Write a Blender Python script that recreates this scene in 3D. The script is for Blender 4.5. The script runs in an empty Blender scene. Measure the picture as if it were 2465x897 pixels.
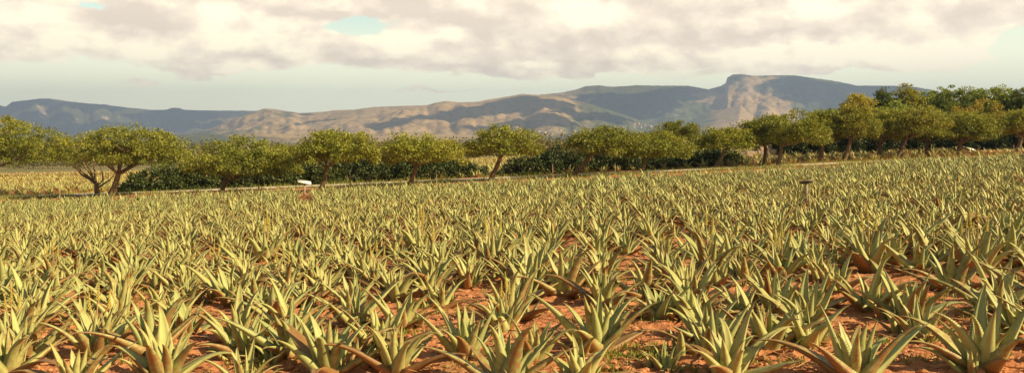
import bpy, math, random
import numpy as np
from mathutils import Vector, Matrix

R = math.radians
rng = np.random.default_rng(11)
rnd = random.Random(5)
F, CX, HY, ZC = 2000.0, 1232.5, 335.0, 2.26      # focal length in photo pixels, centre, horizon row, eye height
scene = bpy.context.scene
COL = scene.collection
SUN_AZ, SUN_EL = R(112), R(31)
SUN = np.array([math.cos(SUN_EL)*math.sin(SUN_AZ), math.cos(SUN_EL)*math.cos(SUN_AZ), math.sin(SUN_EL)])

# ------------------------------------------------------------------ noise
def _h(ix, iy, s):
    ix = ix.astype(np.int64) & 0xffffffff; iy = iy.astype(np.int64) & 0xffffffff
    n = (ix*374761393 + iy*668265263 + s*362437) & 0xffffffff
    n = ((n ^ (n >> 13))*1274126177) & 0xffffffff
    n = ((n ^ (n >> 15))*2246822519) & 0xffffffff
    n = n ^ (n >> 16)
    return (n & 0xffffff)/float(0xffffff)
def vnoise(x, y, s=0):
    x = np.asarray(x, float); y = np.asarray(y, float)
    ix = np.floor(x); iy = np.floor(y); fx = x-ix; fy = y-iy
    fx = fx*fx*(3-2*fx); fy = fy*fy*(3-2*fy)
    a, b, c, d = _h(ix, iy, s), _h(ix+1, iy, s), _h(ix, iy+1, s), _h(ix+1, iy+1, s)
    return (a*(1-fx)+b*fx)*(1-fy)+(c*(1-fx)+d*fx)*fy
def fbm(x, y, o=4, s=0, g=.5):
    t = 0; a = 1; n = 0
    for k in range(o):
        t = t+a*vnoise(x*2**k+k*17.3, y*2**k-k*9.1, s+k); n += a; a *= g
    return t/n
def ridged(x, y, o=4, s=0, g=.5):
    t = 0; a = 1; n = 0
    for k in range(o):
        t = t+a*(1-np.abs(2*vnoise(x*2**k+k*7.7, y*2**k+k*3.3, s+k)-1)); n += a; a *= g
    return t/n
def sstep(a, b, x):
    t = np.clip((np.asarray(x, float)-a)/(b-a), 0, 1); return t*t*(3-2*t)

# ------------------------------------------------------------------ the lie of the land
def base_h(x, y):
    x = np.asarray(x, float); y = np.asarray(y, float)
    z = .043*80*np.tanh(x/80) - .006*np.clip(y, -50, 90)
    f = sstep(90, 650, y)
    return z*(1-f) + (-10.5)*f
def micro(x, y):
    near = 1-sstep(25, 60, y)
    m = (fbm(x*1.3, y*1.3, 3, 3)-.5)*.09 + (fbm(x*7, y*7, 3, 8)-.5)*.075 + (ridged(x*17, y*17, 2, 4)-.5)*.040
    return m*near
def ground_h(x, y): return base_h(x, y)+micro(x, y)
def at(px, py, fn=base_h, y0=4., y1=12000.):
    """the point of the ground that the camera sees at this place of the photo"""
    ys = np.geomspace(y0, y1, 6000)
    z = ZC-(py-HY)/F*ys
    g = fn((px-CX)/F*ys, ys)
    i = np.argmax(z <= g)
    if z[i] > g[i]: i = len(ys)-1
    y = ys[i]; return np.array([(px-CX)/F*y, y, float(g[i])])

# ------------------------------------------------------------------ mesh + object helpers
class MB:
    def __init__(s): s.v = []; s.f = []; s.c = []; s.n = 0
    def add(s, v, f, c=None):
        v = np.asarray(v, float).reshape(-1, 3); f = np.asarray(f, int)
        s.v.append(v); s.f.append(f+s.n); s.n += len(v)
        if c is None: c = np.zeros((len(v), 4)); c[:, 3] = 1
        c = np.asarray(c, float)
        if c.ndim == 1: c = np.tile(c, (len(v), 1))
        s.c.append(c)
    def mesh(s, name, mat, smooth=True):
        me = bpy.data.meshes.new(name)
        V = np.concatenate(s.v); C = np.concatenate(s.c)
        sizes = np.concatenate([np.full(len(f), f.shape[1]) for f in s.f])
        idx = np.concatenate([f.ravel() for f in s.f])
        me.vertices.add(len(V)); me.vertices.foreach_set('co', V.ravel().astype(np.float32))
        me.loops.add(len(idx)); me.loops.foreach_set('vertex_index', idx.astype(np.int32))
        me.polygons.add(len(sizes))
        me.polygons.foreach_set('loop_start', np.concatenate([[0], np.cumsum(sizes)[:-1]]).astype(np.int32))
        me.polygons.foreach_set('loop_total', sizes.astype(np.int32))
        me.polygons.foreach_set('use_smooth', np.full(len(sizes), smooth))
        me.update(calc_edges=True)
        a = me.color_attributes.new('tint', 'FLOAT_COLOR', 'POINT')
        a.data.foreach_set('color', C.ravel().astype(np.float32))
        me.materials.append(mat)
        me.validate()
        return me
    def build(s, name, mat, parent=None, smooth=True, loc=None):
        o = bpy.data.objects.new(name, s.mesh(name, mat, smooth)); COL.objects.link(o)
        if parent: o.parent = parent
        if loc is not None: o.location = [float(q) for q in loc]
        return o
def tag(o, label=None, cat=None, group=None, kind=None):
    if label: o['label'] = label
    if cat: o['category'] = cat
    if group: o['group'] = group
    if kind: o['kind'] = kind
    return o
def empty(name, loc, rz=0):
    o = bpy.data.objects.new(name, None); COL.objects.link(o); o.empty_display_size = .1
    o.location = [float(q) for q in loc]; o.rotation_euler.z = rz; return o
def box(mb, lo, hi, c=None, M=None):
    x0, y0, z0 = lo; x1, y1, z1 = hi
    v = np.array([[x0,y0,z0],[x1,y0,z0],[x1,y1,z0],[x0,y1,z0],[x0,y0,z1],[x1,y0,z1],[x1,y1,z1],[x0,y1,z1]], float)
    if M is not None: v = np.array([M @ Vector(p) for p in v])
    mb.add(v, [[0,3,2,1],[4,5,6,7],[0,1,5,4],[1,2,6,5],[2,3,7,6],[3,0,4,7]], c)
def tube(mb, pts, rad, n=8, c=None, rough=0.):
    pts = np.asarray(pts, float); rad = np.asarray(rad, float)
    k = len(pts); T = np.gradient(pts, axis=0); T /= np.linalg.norm(T, axis=1)[:, None]+1e-9
    up = np.array([.31, .17, .93]) if abs(T[0][2]) < .8 else np.array([1., .1, 0])
    V = []
    for i in range(k):
        a = np.cross(T[i], up); a /= np.linalg.norm(a)+1e-9; b = np.cross(T[i], a)
        th = np.arange(n)*2*math.pi/n
        rr = rad[i]*(1+rough*(rng.random(n)-.5))
        V.append(pts[i]+np.outer(np.cos(th)*rr, a)+np.outer(np.sin(th)*rr, b))
    V = np.concatenate(V)
    i = np.arange(k-1)[:, None]*n; j = np.arange(n)[None]; j2 = (j+1) % n
    f = np.stack([i+j, i+j2, i+n+j2, i+n+j], -1).reshape(-1, 4)
    mb.add(V, f, c)
    mb.add(V[-n:], [list(range(n))], c); mb.add(V[:n], [list(range(n))[::-1]], c)

# ------------------------------------------------------------------ materials
def mat(name):
    m = bpy.data.materials.new(name); m.use_nodes = True
    nt = m.node_tree; nt.nodes.clear()
    out = nt.nodes.new('ShaderNodeOutputMaterial'); return m, nt, out
def nd(nt, t, **kw):
    n = nt.nodes.new(t)
    for k, v in kw.items():
        if k in n.inputs.keys(): n.inputs[k].default_value = v
        else: setattr(n, k, v)
    return n
def mixc(nt, f, a, b, mode='MIX'):
    n = nt.nodes.new('ShaderNodeMix'); n.data_type = 'RGBA'; n.blend_type = mode
    for i, v in ((0, f), (6, a), (7, b)):
        if isinstance(v, (int, float)): n.inputs[i].default_value = v
        elif isinstance(v, tuple): n.inputs[i].default_value = (*v, 1) if len(v) == 3 else v
        else: nt.links.new(v, n.inputs[i])
    return n.outputs[2]
def mth(nt, op, a, b=0., c=0., clamp=False):
    n = nt.nodes.new('ShaderNodeMath'); n.operation = op; n.use_clamp = clamp
    for i, v in enumerate((a, b, c)):
        if isinstance(v, (int, float)): n.inputs[i].default_value = v
        else: nt.links.new(v, n.inputs[i])
    return n.outputs[0]
def maprange(nt, v, a, b, c=0., d=1., smooth=True):
    n = nt.nodes.new('ShaderNodeMapRange'); n.interpolation_type = 'SMOOTHSTEP' if smooth else 'LINEAR'
    nt.links.new(v, n.inputs[0])
    for i, q in ((1, a), (2, b), (3, c), (4, d)): n.inputs[i].default_value = q
    return n.outputs[0]
def noise(nt, vec, scale, detail=4, rough=.55, dist=0.):
    n = nd(nt, 'ShaderNodeTexNoise', Scale=scale, Detail=detail, Roughness=rough, Distortion=dist)
    if vec is not None: nt.links.new(vec, n.inputs['Vector'])
    return n.outputs['Fac']
def scaled(nt, vec, s):
    n = nt.nodes.new('ShaderNodeMapping'); nt.links.new(vec, n.inputs[0]); n.inputs['Scale'].default_value = s
    return n.outputs[0]

def leafy(name, dark, light, warm, trans=.35, rough=.55, gloss=.3, noise_scale=.6):
    """foliage: tint.r picks dark..light, tint.g picks the autumn tone"""
    m, nt, out = mat(name)
    at_ = nd(nt, 'ShaderNodeAttribute', attribute_name='tint'); sep = nt.nodes.new('ShaderNodeSeparateColor')
    nt.links.new(at_.outputs['Color'], sep.inputs[0])
    c = mixc(nt, sep.outputs[0], dark, light)
    c = mixc(nt, sep.outputs[1], c, warm)
    p = nd(nt, 'ShaderNodeBsdfPrincipled', Roughness=rough); p.inputs['Specular IOR Level'].default_value = gloss
    nt.links.new(c, p.inputs['Base Color'])
    tr = nt.nodes.new('ShaderNodeBsdfTranslucent'); nt.links.new(mixc(nt, .5, c, (.8, .8, .2), 'MULTIPLY'), tr.inputs[0])
    mx = nt.nodes.new('ShaderNodeMixShader'); mx.inputs[0].default_value = trans
    nt.links.new(p.outputs[0], mx.inputs[1]); nt.links.new(tr.outputs[0], mx.inputs[2])
    nt.links.new(mx.outputs[0], out.inputs[0])
    return m

def aloe_mat(name, underside=1.):
    m, nt, out = mat(name)
    at_ = nd(nt, 'ShaderNodeAttribute', attribute_name='tint'); sep = nt.nodes.new('ShaderNodeSeparateColor')
    nt.links.new(at_.outputs['Color'], sep.inputs[0]); t, br, rr = sep.outputs; upper = at_.outputs['Alpha']
    geo = nt.nodes.new('ShaderNodeNewGeometry'); oi = nt.nodes.new('ShaderNodeObjectInfo')
    tc = nt.nodes.new('ShaderNodeTexCoord')
    n1 = noise(nt, tc.outputs['Object'], 9, 5, .6); n2 = noise(nt, tc.outputs['Object'], 55, 3, .6)
    g = mixc(nt, rr, (.320, .355, .140), (.46, .455, .185))
    g = mixc(nt, maprange(nt, n1, .35, .7), g, (.32, .345, .13))
    g = mixc(nt, mth(nt, 'MULTIPLY', oi.outputs['Random'], .45), g, (.54, .46, .17))
    # reddish brown where the leaf is old or sunburnt: its back, its tip, its edges
    brown = mixc(nt, n1, (.21, .105, .038), (.37, .20, .080))
    old = mth(nt, 'ADD', br, mth(nt, 'MULTIPLY', mth(nt, 'SUBTRACT', n1, .5), 1.6))
    old = mth(nt, 'ADD', old, mth(nt, 'MULTIPLY', mth(nt, 'SUBTRACT', 1., upper), .32*underside))
    f = maprange(nt, old, .25, .85)
    c = mixc(nt, f, g, brown)
    c = mixc(nt, maprange(nt, t, .82, 1.0, 0, .85), c, (.33, .18, .065))
    c = mixc(nt, maprange(nt, n2, .62, .78, 0, .35), c, (.48, .50, .26))
    # pale foot of the leaf
    c = mixc(nt, maprange(nt, t, .0, .12, .35, 0), c, (.50, .47, .24))
    p = nd(nt, 'ShaderNodeBsdfPrincipled', Roughness=.5); p.inputs['Specular IOR Level'].default_value = .35
    nt.links.new(c, p.inputs['Base Color'])
    b = nt.nodes.new('ShaderNodeBump'); b.inputs['Strength'].default_value = .25; b.inputs['Distance'].default_value = .01
    nt.links.new(noise(nt, tc.outputs['Object'], 40, 4), b.inputs['Height']); nt.links.new(b.outputs[0], p.inputs['Normal'])
    tr = nt.nodes.new('ShaderNodeBsdfTranslucent'); nt.links.new(c, tr.inputs[0])
    mx = nt.nodes.new('ShaderNodeMixShader'); mx.inputs[0].default_value = .07
    nt.links.new(p.outputs[0], mx.inputs[1]); nt.links.new(tr.outputs[0], mx.inputs[2])
    nt.links.new(mx.outputs[0], out.inputs[0])
    return m

def simple(name, a, b=None, scale=8, rough=.8, bump=.3, bs=30, coord='Object', spec=.3, stretch=(1,1,1)):
    m, nt, out = mat(name); tc = nt.nodes.new('ShaderNodeTexCoord')
    p = nd(nt, 'ShaderNodeBsdfPrincipled', Roughness=rough); p.inputs['Specular IOR Level'].default_value = spec
    v = scaled(nt, tc.outputs[coord], stretch)
    nt.links.new(mixc(nt, maprange(nt, noise(nt, v, scale, 5, .6), .3, .7), a, b or a), p.inputs['Base Color'])
    if bump:
        bu = nt.nodes.new('ShaderNodeBump'); bu.inputs['Strength'].default_value = bump; bu.inputs['Distance'].default_value = .02
        nt.links.new(noise(nt, v, bs, 4), bu.inputs['Height']); nt.links.new(bu.outputs[0], p.inputs['Normal'])
    nt.links.new(p.outputs[0], out.inputs[0]); return m

M_aloe = aloe_mat('aloe_leaf'); M_aloe_far = aloe_mat('aloe_leaf_far', .8)
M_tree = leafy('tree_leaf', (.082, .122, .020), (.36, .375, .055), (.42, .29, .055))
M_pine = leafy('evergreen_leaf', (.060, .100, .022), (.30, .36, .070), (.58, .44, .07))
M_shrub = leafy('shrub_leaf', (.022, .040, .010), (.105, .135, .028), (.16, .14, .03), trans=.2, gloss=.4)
M_scrub = leafy('scrub_leaf', (.11, .105, .035), (.19, .17, .055), (.26, .18, .08), trans=.2)
M_weed = leafy('weed_leaf', (.13, .19, .03), (.30, .36, .06), (.42, .36, .10))
M_bark = simple('bark', (.10, .070, .040), (.20, .145, .085), 14, .9, .8, 40, stretch=(1, 1, .25))
M_stalk = simple('flower_stem', (.30, .17, .08), (.40, .30, .12), 20, .7)
M_flower = simple('flower', (.66, .56, .10), (.50, .36, .08), 60, .6)
M_dry = simple('dry_leaf', (.34, .15, .07), (.50, .28, .15), 14, .85, .5)
M_white = simple('white_panel', (.86, .85, .80), (.82, .80, .75), 4, .45, .05)
M_wood = simple('weathered_wood', (.26, .20, .14), (.38, .30, .21), 20, .85, .5, stretch=(1, 1, .2))
M_path = simple('path_surface', (.54, .44, .35), (.64, .54, .44), 1.5, .95, .3, 8)
M_dark = simple('dark_metal', (.05, .045, .04), (.08, .07, .06), 10, .5)

def soil_material():
    m, nt, out = mat('ground_soil'); geo = nt.nodes.new('ShaderNodeNewGeometry'); pos = geo.outputs['Position']
    n1 = noise(nt, pos, .8, 6, .6); n2 = noise(nt, pos, 9, 6, .65); n3 = noise(nt, pos, 40, 4, .6)
    soil = mixc(nt, maprange(nt, n2, .3, .7), (.38, .140, .062), (.62, .275, .140))
    soil = mixc(nt, maprange(nt, n3, .55, .75, 0, .7), soil, (.74, .38, .20))
    soil = mixc(nt, maprange(nt, n1, .5, .68, 0, .35), soil, (.30, .22, .08))
    # beyond the far field: dry grass, then patchwork plain
    at_ = nd(nt, 'ShaderNodeAttribute', attribute_name='tint'); sep = nt.nodes.new('ShaderNodeSeparateColor')
    nt.links.new(at_.outputs['Color'], sep.inputs[0])
    nf = noise(nt, scaled(nt, pos, (.006, .0018, 1)), 1.0, 6, .6)
    far = mixc(nt, maprange(nt, nf, .38, .6), (.085, .11, .035), (.26, .21, .11))
    grass = mixc(nt, n2, (.16, .21, .04), (.32, .30, .08))
    c = mixc(nt, sep.outputs[0], soil, far); c = mixc(nt, sep.outputs[1], c, grass)
    p = nd(nt, 'ShaderNodeBsdfPrincipled', Roughness=.95); p.inputs['Specular IOR Level'].default_value = .15
    nt.links.new(c, p.inputs['Base Color'])
    b = nt.nodes.new('ShaderNodeBump'); b.inputs['Strength'].default_value = .8; b.inputs['Distance'].default_value = .03
    nt.links.new(mth(nt, 'ADD', n2, mth(nt, 'MULTIPLY', n3, .5)), b.inputs['Height']); nt.links.new(b.outputs[0], p.inputs['Normal'])
    nt.links.new(p.outputs[0], out.inputs[0]); return m

def mountain_material():
    m, nt, out = mat('mountain'); geo = nt.nodes.new('ShaderNodeNewGeometry'); pos = geo.outputs['Position']
    at_ = nd(nt, 'ShaderNodeAttribute', attribute_name='tint'); sep = nt.nodes.new('ShaderNodeSeparateColor')
    nt.links.new(at_.outputs['Color'], sep.inputs[0])          # r: steepness/rock, g: woodland, plus painted cloud shade
    n1 = noise(nt, pos, .004, 8, .62); n2 = noise(nt, pos, .03, 6, .65); n3 = noise(nt, pos, .011, 5, .6)
    tan = mixc(nt, maprange(nt, n1, .35, .65), (.36, .245, .12), (.49, .345, .19))
    tan = mixc(nt, maprange(nt, n2, .48, .68, 0, .75), tan, (.16, .135, .065))
    wood_shade = mixc(nt, maprange(nt, n2, .35, .65), (.065, .078, .032), (.14, .14, .06))
    w = maprange(nt, mth(nt, 'ADD', sep.outputs[1], mth(nt, 'MULTIPLY', mth(nt, 'SUBTRACT', n3, .5), 1.3)), .4, .7)
    c = mixc(nt, w, tan, wood_shade)
    rock = mixc(nt, maprange(nt, n2, .4, .65), (.27, .20, .14), (.50, .38, .28))
    r = maprange(nt, mth(nt, 'ADD', sep.outputs[0], mth(nt, 'MULTIPLY', mth(nt, 'SUBTRACT', n3, .5), .9)), .5, .75)
    c = mixc(nt, r, c, rock)
    p = nd(nt, 'ShaderNodeBsdfPrincipled', Roughness=1.); p.inputs['Specular IOR Level'].default_value = 0
    nt.links.new(c, p.inputs['Base Color'])
    b = nt.nodes.new('ShaderNodeBump'); b.inputs['Strength'].default_value = .6; b.inputs['Distance'].default_value = 14
    nt.links.new(n2, b.inputs['Height']); nt.links.new(b.outputs[0], p.inputs['Normal'])
    nt.links.new(p.outputs[0], out.inputs[0]); return m

# ------------------------------------------------------------------ ground
def grid_mesh(U, Y, fn, colfn, name, m):
    xs = np.outer(np.maximum(Y, 8.), U); ys = np.repeat(Y[:, None], len(U), 1)
    z = fn(xs, ys); V = np.stack([xs, ys, z], -1).reshape(-1, 3)
    r, c = len(Y), len(U); i = np.arange(r-1)[:, None]*c; j = np.arange(c-1)[None]
    f = np.stack([i+j, i+j+1, i+c+j+1, i+c+j], -1).reshape(-1, 4)
    mb = MB(); mb.add(V, f, colfn(xs, ys, z)); return mb.build(name, m)
U = np.concatenate([[-3.5, -2.2, -1.5, -1.1, -.9], np.linspace(-.78, .78, 560), [.9, 1.1, 1.5, 2.2, 3.5]])
Yg = np.concatenate([[-60, -25, -8, 0, 3], np.geomspace(5, 15, 260), np.geomspace(15.2, 60, 130), np.geomspace(62, 8300, 110)])
def ground_col(x, y, z):
    far = sstep(118, 150, y)
    far = np.maximum(far, sstep(72, 80, y)*sstep(16, 24, x))
    gr = np.exp(-((y-104+.12*x)/4)**2)*(x < -25)*.9
    c = np.zeros(x.shape+(4,)); c[..., 0] = far; c[..., 1] = gr; c[..., 3] = 1
    return c.reshape(-1, 4)
go = grid_mesh(U, Yg, ground_h, ground_col, 'ground', soil_material()); tag(go, kind='structure')

# path
def path_y(x): return 55.2+.0017*x*x
def on_ground_strip(x0, x1, w0, w1, name, m, lift, n=160):
    xs = np.linspace(x0, x1, n); mb = MB()
    wob = lambda s: (fbm(xs*.6, xs*0, 3, s)-.5)*.35
    a = path_y(xs)+w0+wob(1); b = path_y(xs)+w1+wob(2)
    q = [a, a*.67+b*.33, a*.33+b*.67, b]
    V = np.concatenate([np.stack([xs, y, base_h(xs, y)+lift], -1) for y in q])
    f = [[k*n+i, k*n+i+1, (k+1)*n+i+1, (k+1)*n+i] for k in range(3) for i in range(n-1)]
    mb.add(V, f); return mb.build(name, m)
tag(on_ground_strip(-75, 75, -1.3, 1.9, 'path', M_path, .05), kind='structure')

# ------------------------------------------------------------------ mountains
SKY_A = [(-500,300),(-250,275),(-90,262),(0,253),(12,257),(16,255),(29,245),(64,241),(96,237),(121,237),(160,243),(203,248),(250,251),(292,257),(321,260),(367,264),(400,264),(416,259),(432,260),(442,264),(517,266),(585,266),(620,267),(700,277),(900,292),(1200,325)]
SKY_B = [(380,345),(464,322),(517,305),(571,283),(610,270),(621,266),(636,261),(657,262),(721,272),(778,269),(807,265),(850,264),(903,257),(964,255),(1028,253),(1049,247),(1074,243),(1103,246),(1149,245),(1171,240),(1240,229),(1253,226),(1290,228),(1350,233),(1420,250),(1500,275),(1600,310),(1700,335)]
SKY_C = [(1080,300),(1180,262),(1253,236),(1290,229),(1356,222),(1389,215),(1411,207),(1441,205),(1477,209),(1533,205),(1588,206),(1654,206),(1683,211),(1705,215),(1735,207),(1747,200),(1751,186),(1764,179),(1786,178),(1812,182),(1860,181),(1914,181),(1961,188),(2006,194),(2064,206),(2153,206),(2208,210),(2241,216),(2330,240),(2450,262),(2600,285),(2900,320)]
def crest(tab, u, Y):
    px = u*F+CX; t = np.array(tab, float)
    py = np.interp(px, t[:, 0], t[:, 1], left=345, right=345)
    return ZC+(HY-py)/F*Y
def mount_h(x, y):
    u = x/y; z0 = base_h(x, y)
    big = ridged(x*.0011, y*.0011, 5, 31)-.55; med = ridged(x*.005, y*.004, 4, 41)-.55; fine = fbm(x*.02, y*.02, 3, 51)-.5
    def rng_(tab, Y0, wf, wb, pw, amp, gul):
        Yr = Y0*(1+.03*np.sin(u*9+Y0)); h = crest(tab, u, Yr)-z0
        s = np.where(y < Yr, (Yr-y)/wf, (y-Yr)/wb)
        gl = (ridged(u*gul, s*1.2+u*3, 3, int(Y0) % 97)-.5)
        s2 = np.clip(s+gl*(.30 if Y0 < 5500 or Y0 > 6500 else .17)*np.clip(s*4, 0, 1), 0, 1)
        p = (1-s2)**pw
        e = np.clip(s*2.4, 0, 1)*(1-s2)
        return np.maximum(h, 0)*p + e*amp*(big*1.0+med*.8+fine*.36)
    a = rng_(SKY_A, 7300, 1700, 1500, 1.25, 150, 26)
    b = rng_(SKY_B, 5000, 1500, 1200, 1.15, 120, 22)
    c = rng_(SKY_C, 5800, 1250, 1600, 1.35, 150, 20)
    # spur coming down from the rocky peak towards the plain
    t = (5750-y)/2100; uc = .279-.012*t
    hs = (crest([(1700, 205), (1900, 205)], np.full_like(u, .27), 5750.)*np.clip(1-t, 0, 1)**1.45)
    fl = np.where(u < uc, np.clip(1-(uc-u)/.17, 0, 1), np.clip(1-(u-uc)/.085, 0, 1))
    sp = np.where((t > -.05) & (t < 1), hs*fl**1.25*.93, 0)*(1+.06*med)
    # low foothills along the foot of the range
    f1 = (18+26*fbm(x*.0012, y*.0012, 3, 77)+10*med)*sstep(2700, 3500, y)*sstep(-.75, -.45, u)
    k = 30.
    st = np.stack([a, b, c, sp, f1]); mx = st.max(0)
    return z0-3*(1-sstep(2400, 3000, y))+mx
Um = np.linspace(-.86, .86, 1000); Ym = np.concatenate([np.linspace(2500, 3600, 60), np.linspace(3620, 6100, 250), np.linspace(6120, 8300, 110)])
def mount_col(x, y, z):
    gy, gx = np.gradient(z)
    dy = np.gradient(y, axis=0); dx = np.gradient(x, axis=1)
    slope = np.hypot(gy/dy, gx/dx)
    rock = sstep(.6, 1.4, slope)*.8
    u = x/y; px = u*F+CX; py = HY-(z-ZC)/y*F
    rock = np.maximum(rock, .9*np.exp(-((px-1795-.1*(py-220))/34)**2-((py-215)/34)**2))
    rock = np.maximum(rock, .55*np.exp(-((px-870)/110)**2-((py-292)/14)**2))
    w = fbm(x*.0016, y*.0016, 4, 12)
    w = w*.9+.35*sstep(35, 10, z-(-10))+.55*sstep(1850, 1950, px)+.5*sstep(560, 480, px)+.4*np.exp(-((px-1560)/130)**2)  # woodland, raised by position to paint in cloud shade on the ranges
    w -= .45*np.exp(-((px-950)/260)**2)+.9*np.exp(-((px-1810-1.1*(py-260))/95)**2)*(py > 225)
    w += .5*np.exp(-((px-1600+1.6*(py-280))/90)**2)*(py > 250)
    c = np.zeros(x.shape+(4,)); c[..., 0] = rock; c[..., 1] = np.clip(w, 0, 1); c[..., 3] = 1
    return c.reshape(-1, 4)
mo = grid_mesh(Um, Ym, mount_h, mount_col, 'mountains', mountain_material()); tag(mo, kind='structure')

# clouds overhead, out of frame: they are what shades the ranges
def cloud(px, py, rx_px, ry, alt=1700., tilt=0.):
    P = at(px, py, mount_h, 2600, 9000)
    L = (alt-P[2])/SUN[2]; C = P+SUN*L
    rx = rx_px/F*P[1]; n = 30; mb = MB()
    th, ph = np.meshgrid(np.linspace(0, 2*math.pi, 49)[:-1], np.linspace(-.5*math.pi, .5*math.pi, 20), indexing='xy')
    X = np.cos(ph)*np.cos(th); Y = np.cos(ph)*np.sin(th); Z = np.sin(ph)
    seed = int(px+py)
    q = 1+.75*(fbm(X*2.2+seed, Y*2.2+Z, 4, 5)-.5)+.35*(ridged(X*5+seed, Y*5, 3, 6)-.5)
    V = np.stack([X*rx*q, Y*ry*q, np.where(Z > 0, Z*75*q, Z*14)], -1)
    ct, st_ = math.cos(tilt), math.sin(tilt)
    V = np.stack([V[..., 0]*ct-V[..., 1]*st_, V[..., 0]*st_+V[..., 1]*ct, V[..., 2]], -1)
    r, c = th.shape; i = np.arange(r-1)[:, None]*c; j = np.arange(c)[None]; j2 = (j+1) % c
    f = np.stack([i+j, i+j2, i+c+j2, i+c+j], -1).reshape(-1, 4)
    mb.add(V.reshape(-1, 3), f)
    o = mb.build('cloud', M_cloud, loc=C); o['kind'] = 'structure'
M_cloud = simple('cloud', (.85, .85, .85), None, 1, 1., 0, spec=0)
CLOUDS = [
 # px, py on the range, half width px, half depth m, tilt
 (20,262,75,380),(40,300,80,420),(215,262,72,330),(240,305,90,300),(170,310,60,200),(420,275,95,380),(430,305,110,300),(560,272,60,240),
 (785,288,40,150),(955,293,36,140),(1150,268,75,200),(1060,283,50,110),(1225,258,60,220),
 (1330,262,70,230),(1300,290,120,150),(1480,240,100,200),(1450,270,110,260),(1600,235,90,200),(1560,262,70,150),(1650,235,40,150),(1500,272,80,140),
 (1765,190,16,90),(1955,218,65,240),(2090,240,100,480),(2055,268,50,200),(2220,250,90,500),(1920,200,55,150),
]
for q in CLOUDS: cloud(*q[:4])

# ------------------------------------------------------------------ aloes
def leaf(mb, az, L, W, th0, bend, droop, thick, segs, lod, brown, rr, side=0., curl=.22, origin=(0,0,0), teeth=False):
    t = np.linspace(0, 1, segs+1)
    th = th0+bend*t+droop*t**3.2
    ds = L/segs
    r = np.concatenate([[0], np.cumsum(np.sin((th[1:]+th[:-1])/2)*ds)]); z = np.concatenate([[0], np.cumsum(np.cos((th[1:]+th[:-1])/2)*ds)])
    a = az+side*t**1.6
    rad = np.stack([np.cos(a), np.sin(a), 0*a], -1)
    c = np.stack([np.cos(az)*r, np.sin(az)*r, z], -1)+np.stack([-np.sin(az)*side*r*t*.6, np.cos(az)*side*r*t*.6, 0*t], -1)+np.array(origin)
    T = np.gradient(c, axis=0); T /= np.linalg.norm(T, axis=1)[:, None]
    B = np.cross(np.array([0, 0, 1.]), T); nb = np.linalg.norm(B, axis=1)[:, None]
    B0 = np.array([-math.sin(az), math.cos(az), 0]); B = np.where(nb > .15, B/np.maximum(nb, 1e-6), B0)
    N = np.cross(T, B)
    w = W*.5*((1-t)**.92*.94+.06*(1-t))*(1+.10*np.sin(np.clip(t*4, 0, 1)*math.pi))+.0035*(t < .99)
    w[-1] = .001
    h = thick*w*2*(1-t*.35)
    if lod == 0: sec = [(-1, curl), (-.55, curl*.12), (0, -.10), (.55, curl*.12), (1, curl), (.66, -.72, 1), (0, -1.05, 1), (-.66, -.72, 1)]
    elif lod == 1: sec = [(-1, curl), (0, -.1), (1, curl), (0, -1., 1)]
    else: sec = [(-1, curl), (0, -.15), (1, curl)]
    rows = []
    for s in sec:
        off = (s[1]*h if len(s) == 3 else s[1]*w)
        rows.append(c+B*(s[0]*w)[:, None]-N*(-off)[:, None] if False else c+B*(s[0]*w)[:, None]+N*off[:, None])
    V = np.stack(rows, 1); k = V.shape[1]
    col = np.zeros((segs+1, k, 4)); col[..., 0] = t[:, None]; col[..., 1] = brown; col[..., 2] = rr
    col[..., 3] = 1
    for q, s in enumerate(sec):
        if len(s) == 3: col[:, q, 3] = 0
    closed = lod < 2
    i = np.arange(segs)[:, None]*k; j = np.arange(k if closed else k-1)[None]; j2 = (j+1) % k
    f = np.stack([i+j, i+k+j, i+k+j2, i+j2], -1).reshape(-1, 4)
    mb.add(V.reshape(-1, 3), f, col.reshape(-1, 4))
    if teeth:
        n = int(L/.028); tt = np.linspace(.06, .9, n)
        for sgn, e in ((-1, 0), (1, 4)):
            P = np.stack([np.interp(tt, t, V[:, e, q]) for q in range(3)], -1)
            Bt = np.stack([np.interp(tt, t, B[:, q]) for q in range(3)], -1); Tt = np.stack([np.interp(tt, t, T[:, q]) for q in range(3)], -1)
            a0 = P-Tt*.004-Bt*sgn*.002; a1 = P+Tt*.004-Bt*sgn*.002; a2 = P+Bt*sgn*.0065+Tt*.003
            TV = np.stack([a0, a1, a2], 1).reshape(-1, 3)
            cc = np.zeros((len(TV), 4)); cc[:, 2] = 1; cc[:, 3] = 1; cc[:, 0] = .5; cc[:, 1] = -.3
            mb.add(TV, np.arange(len(TV)).reshape(-1, 3), cc)

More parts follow.
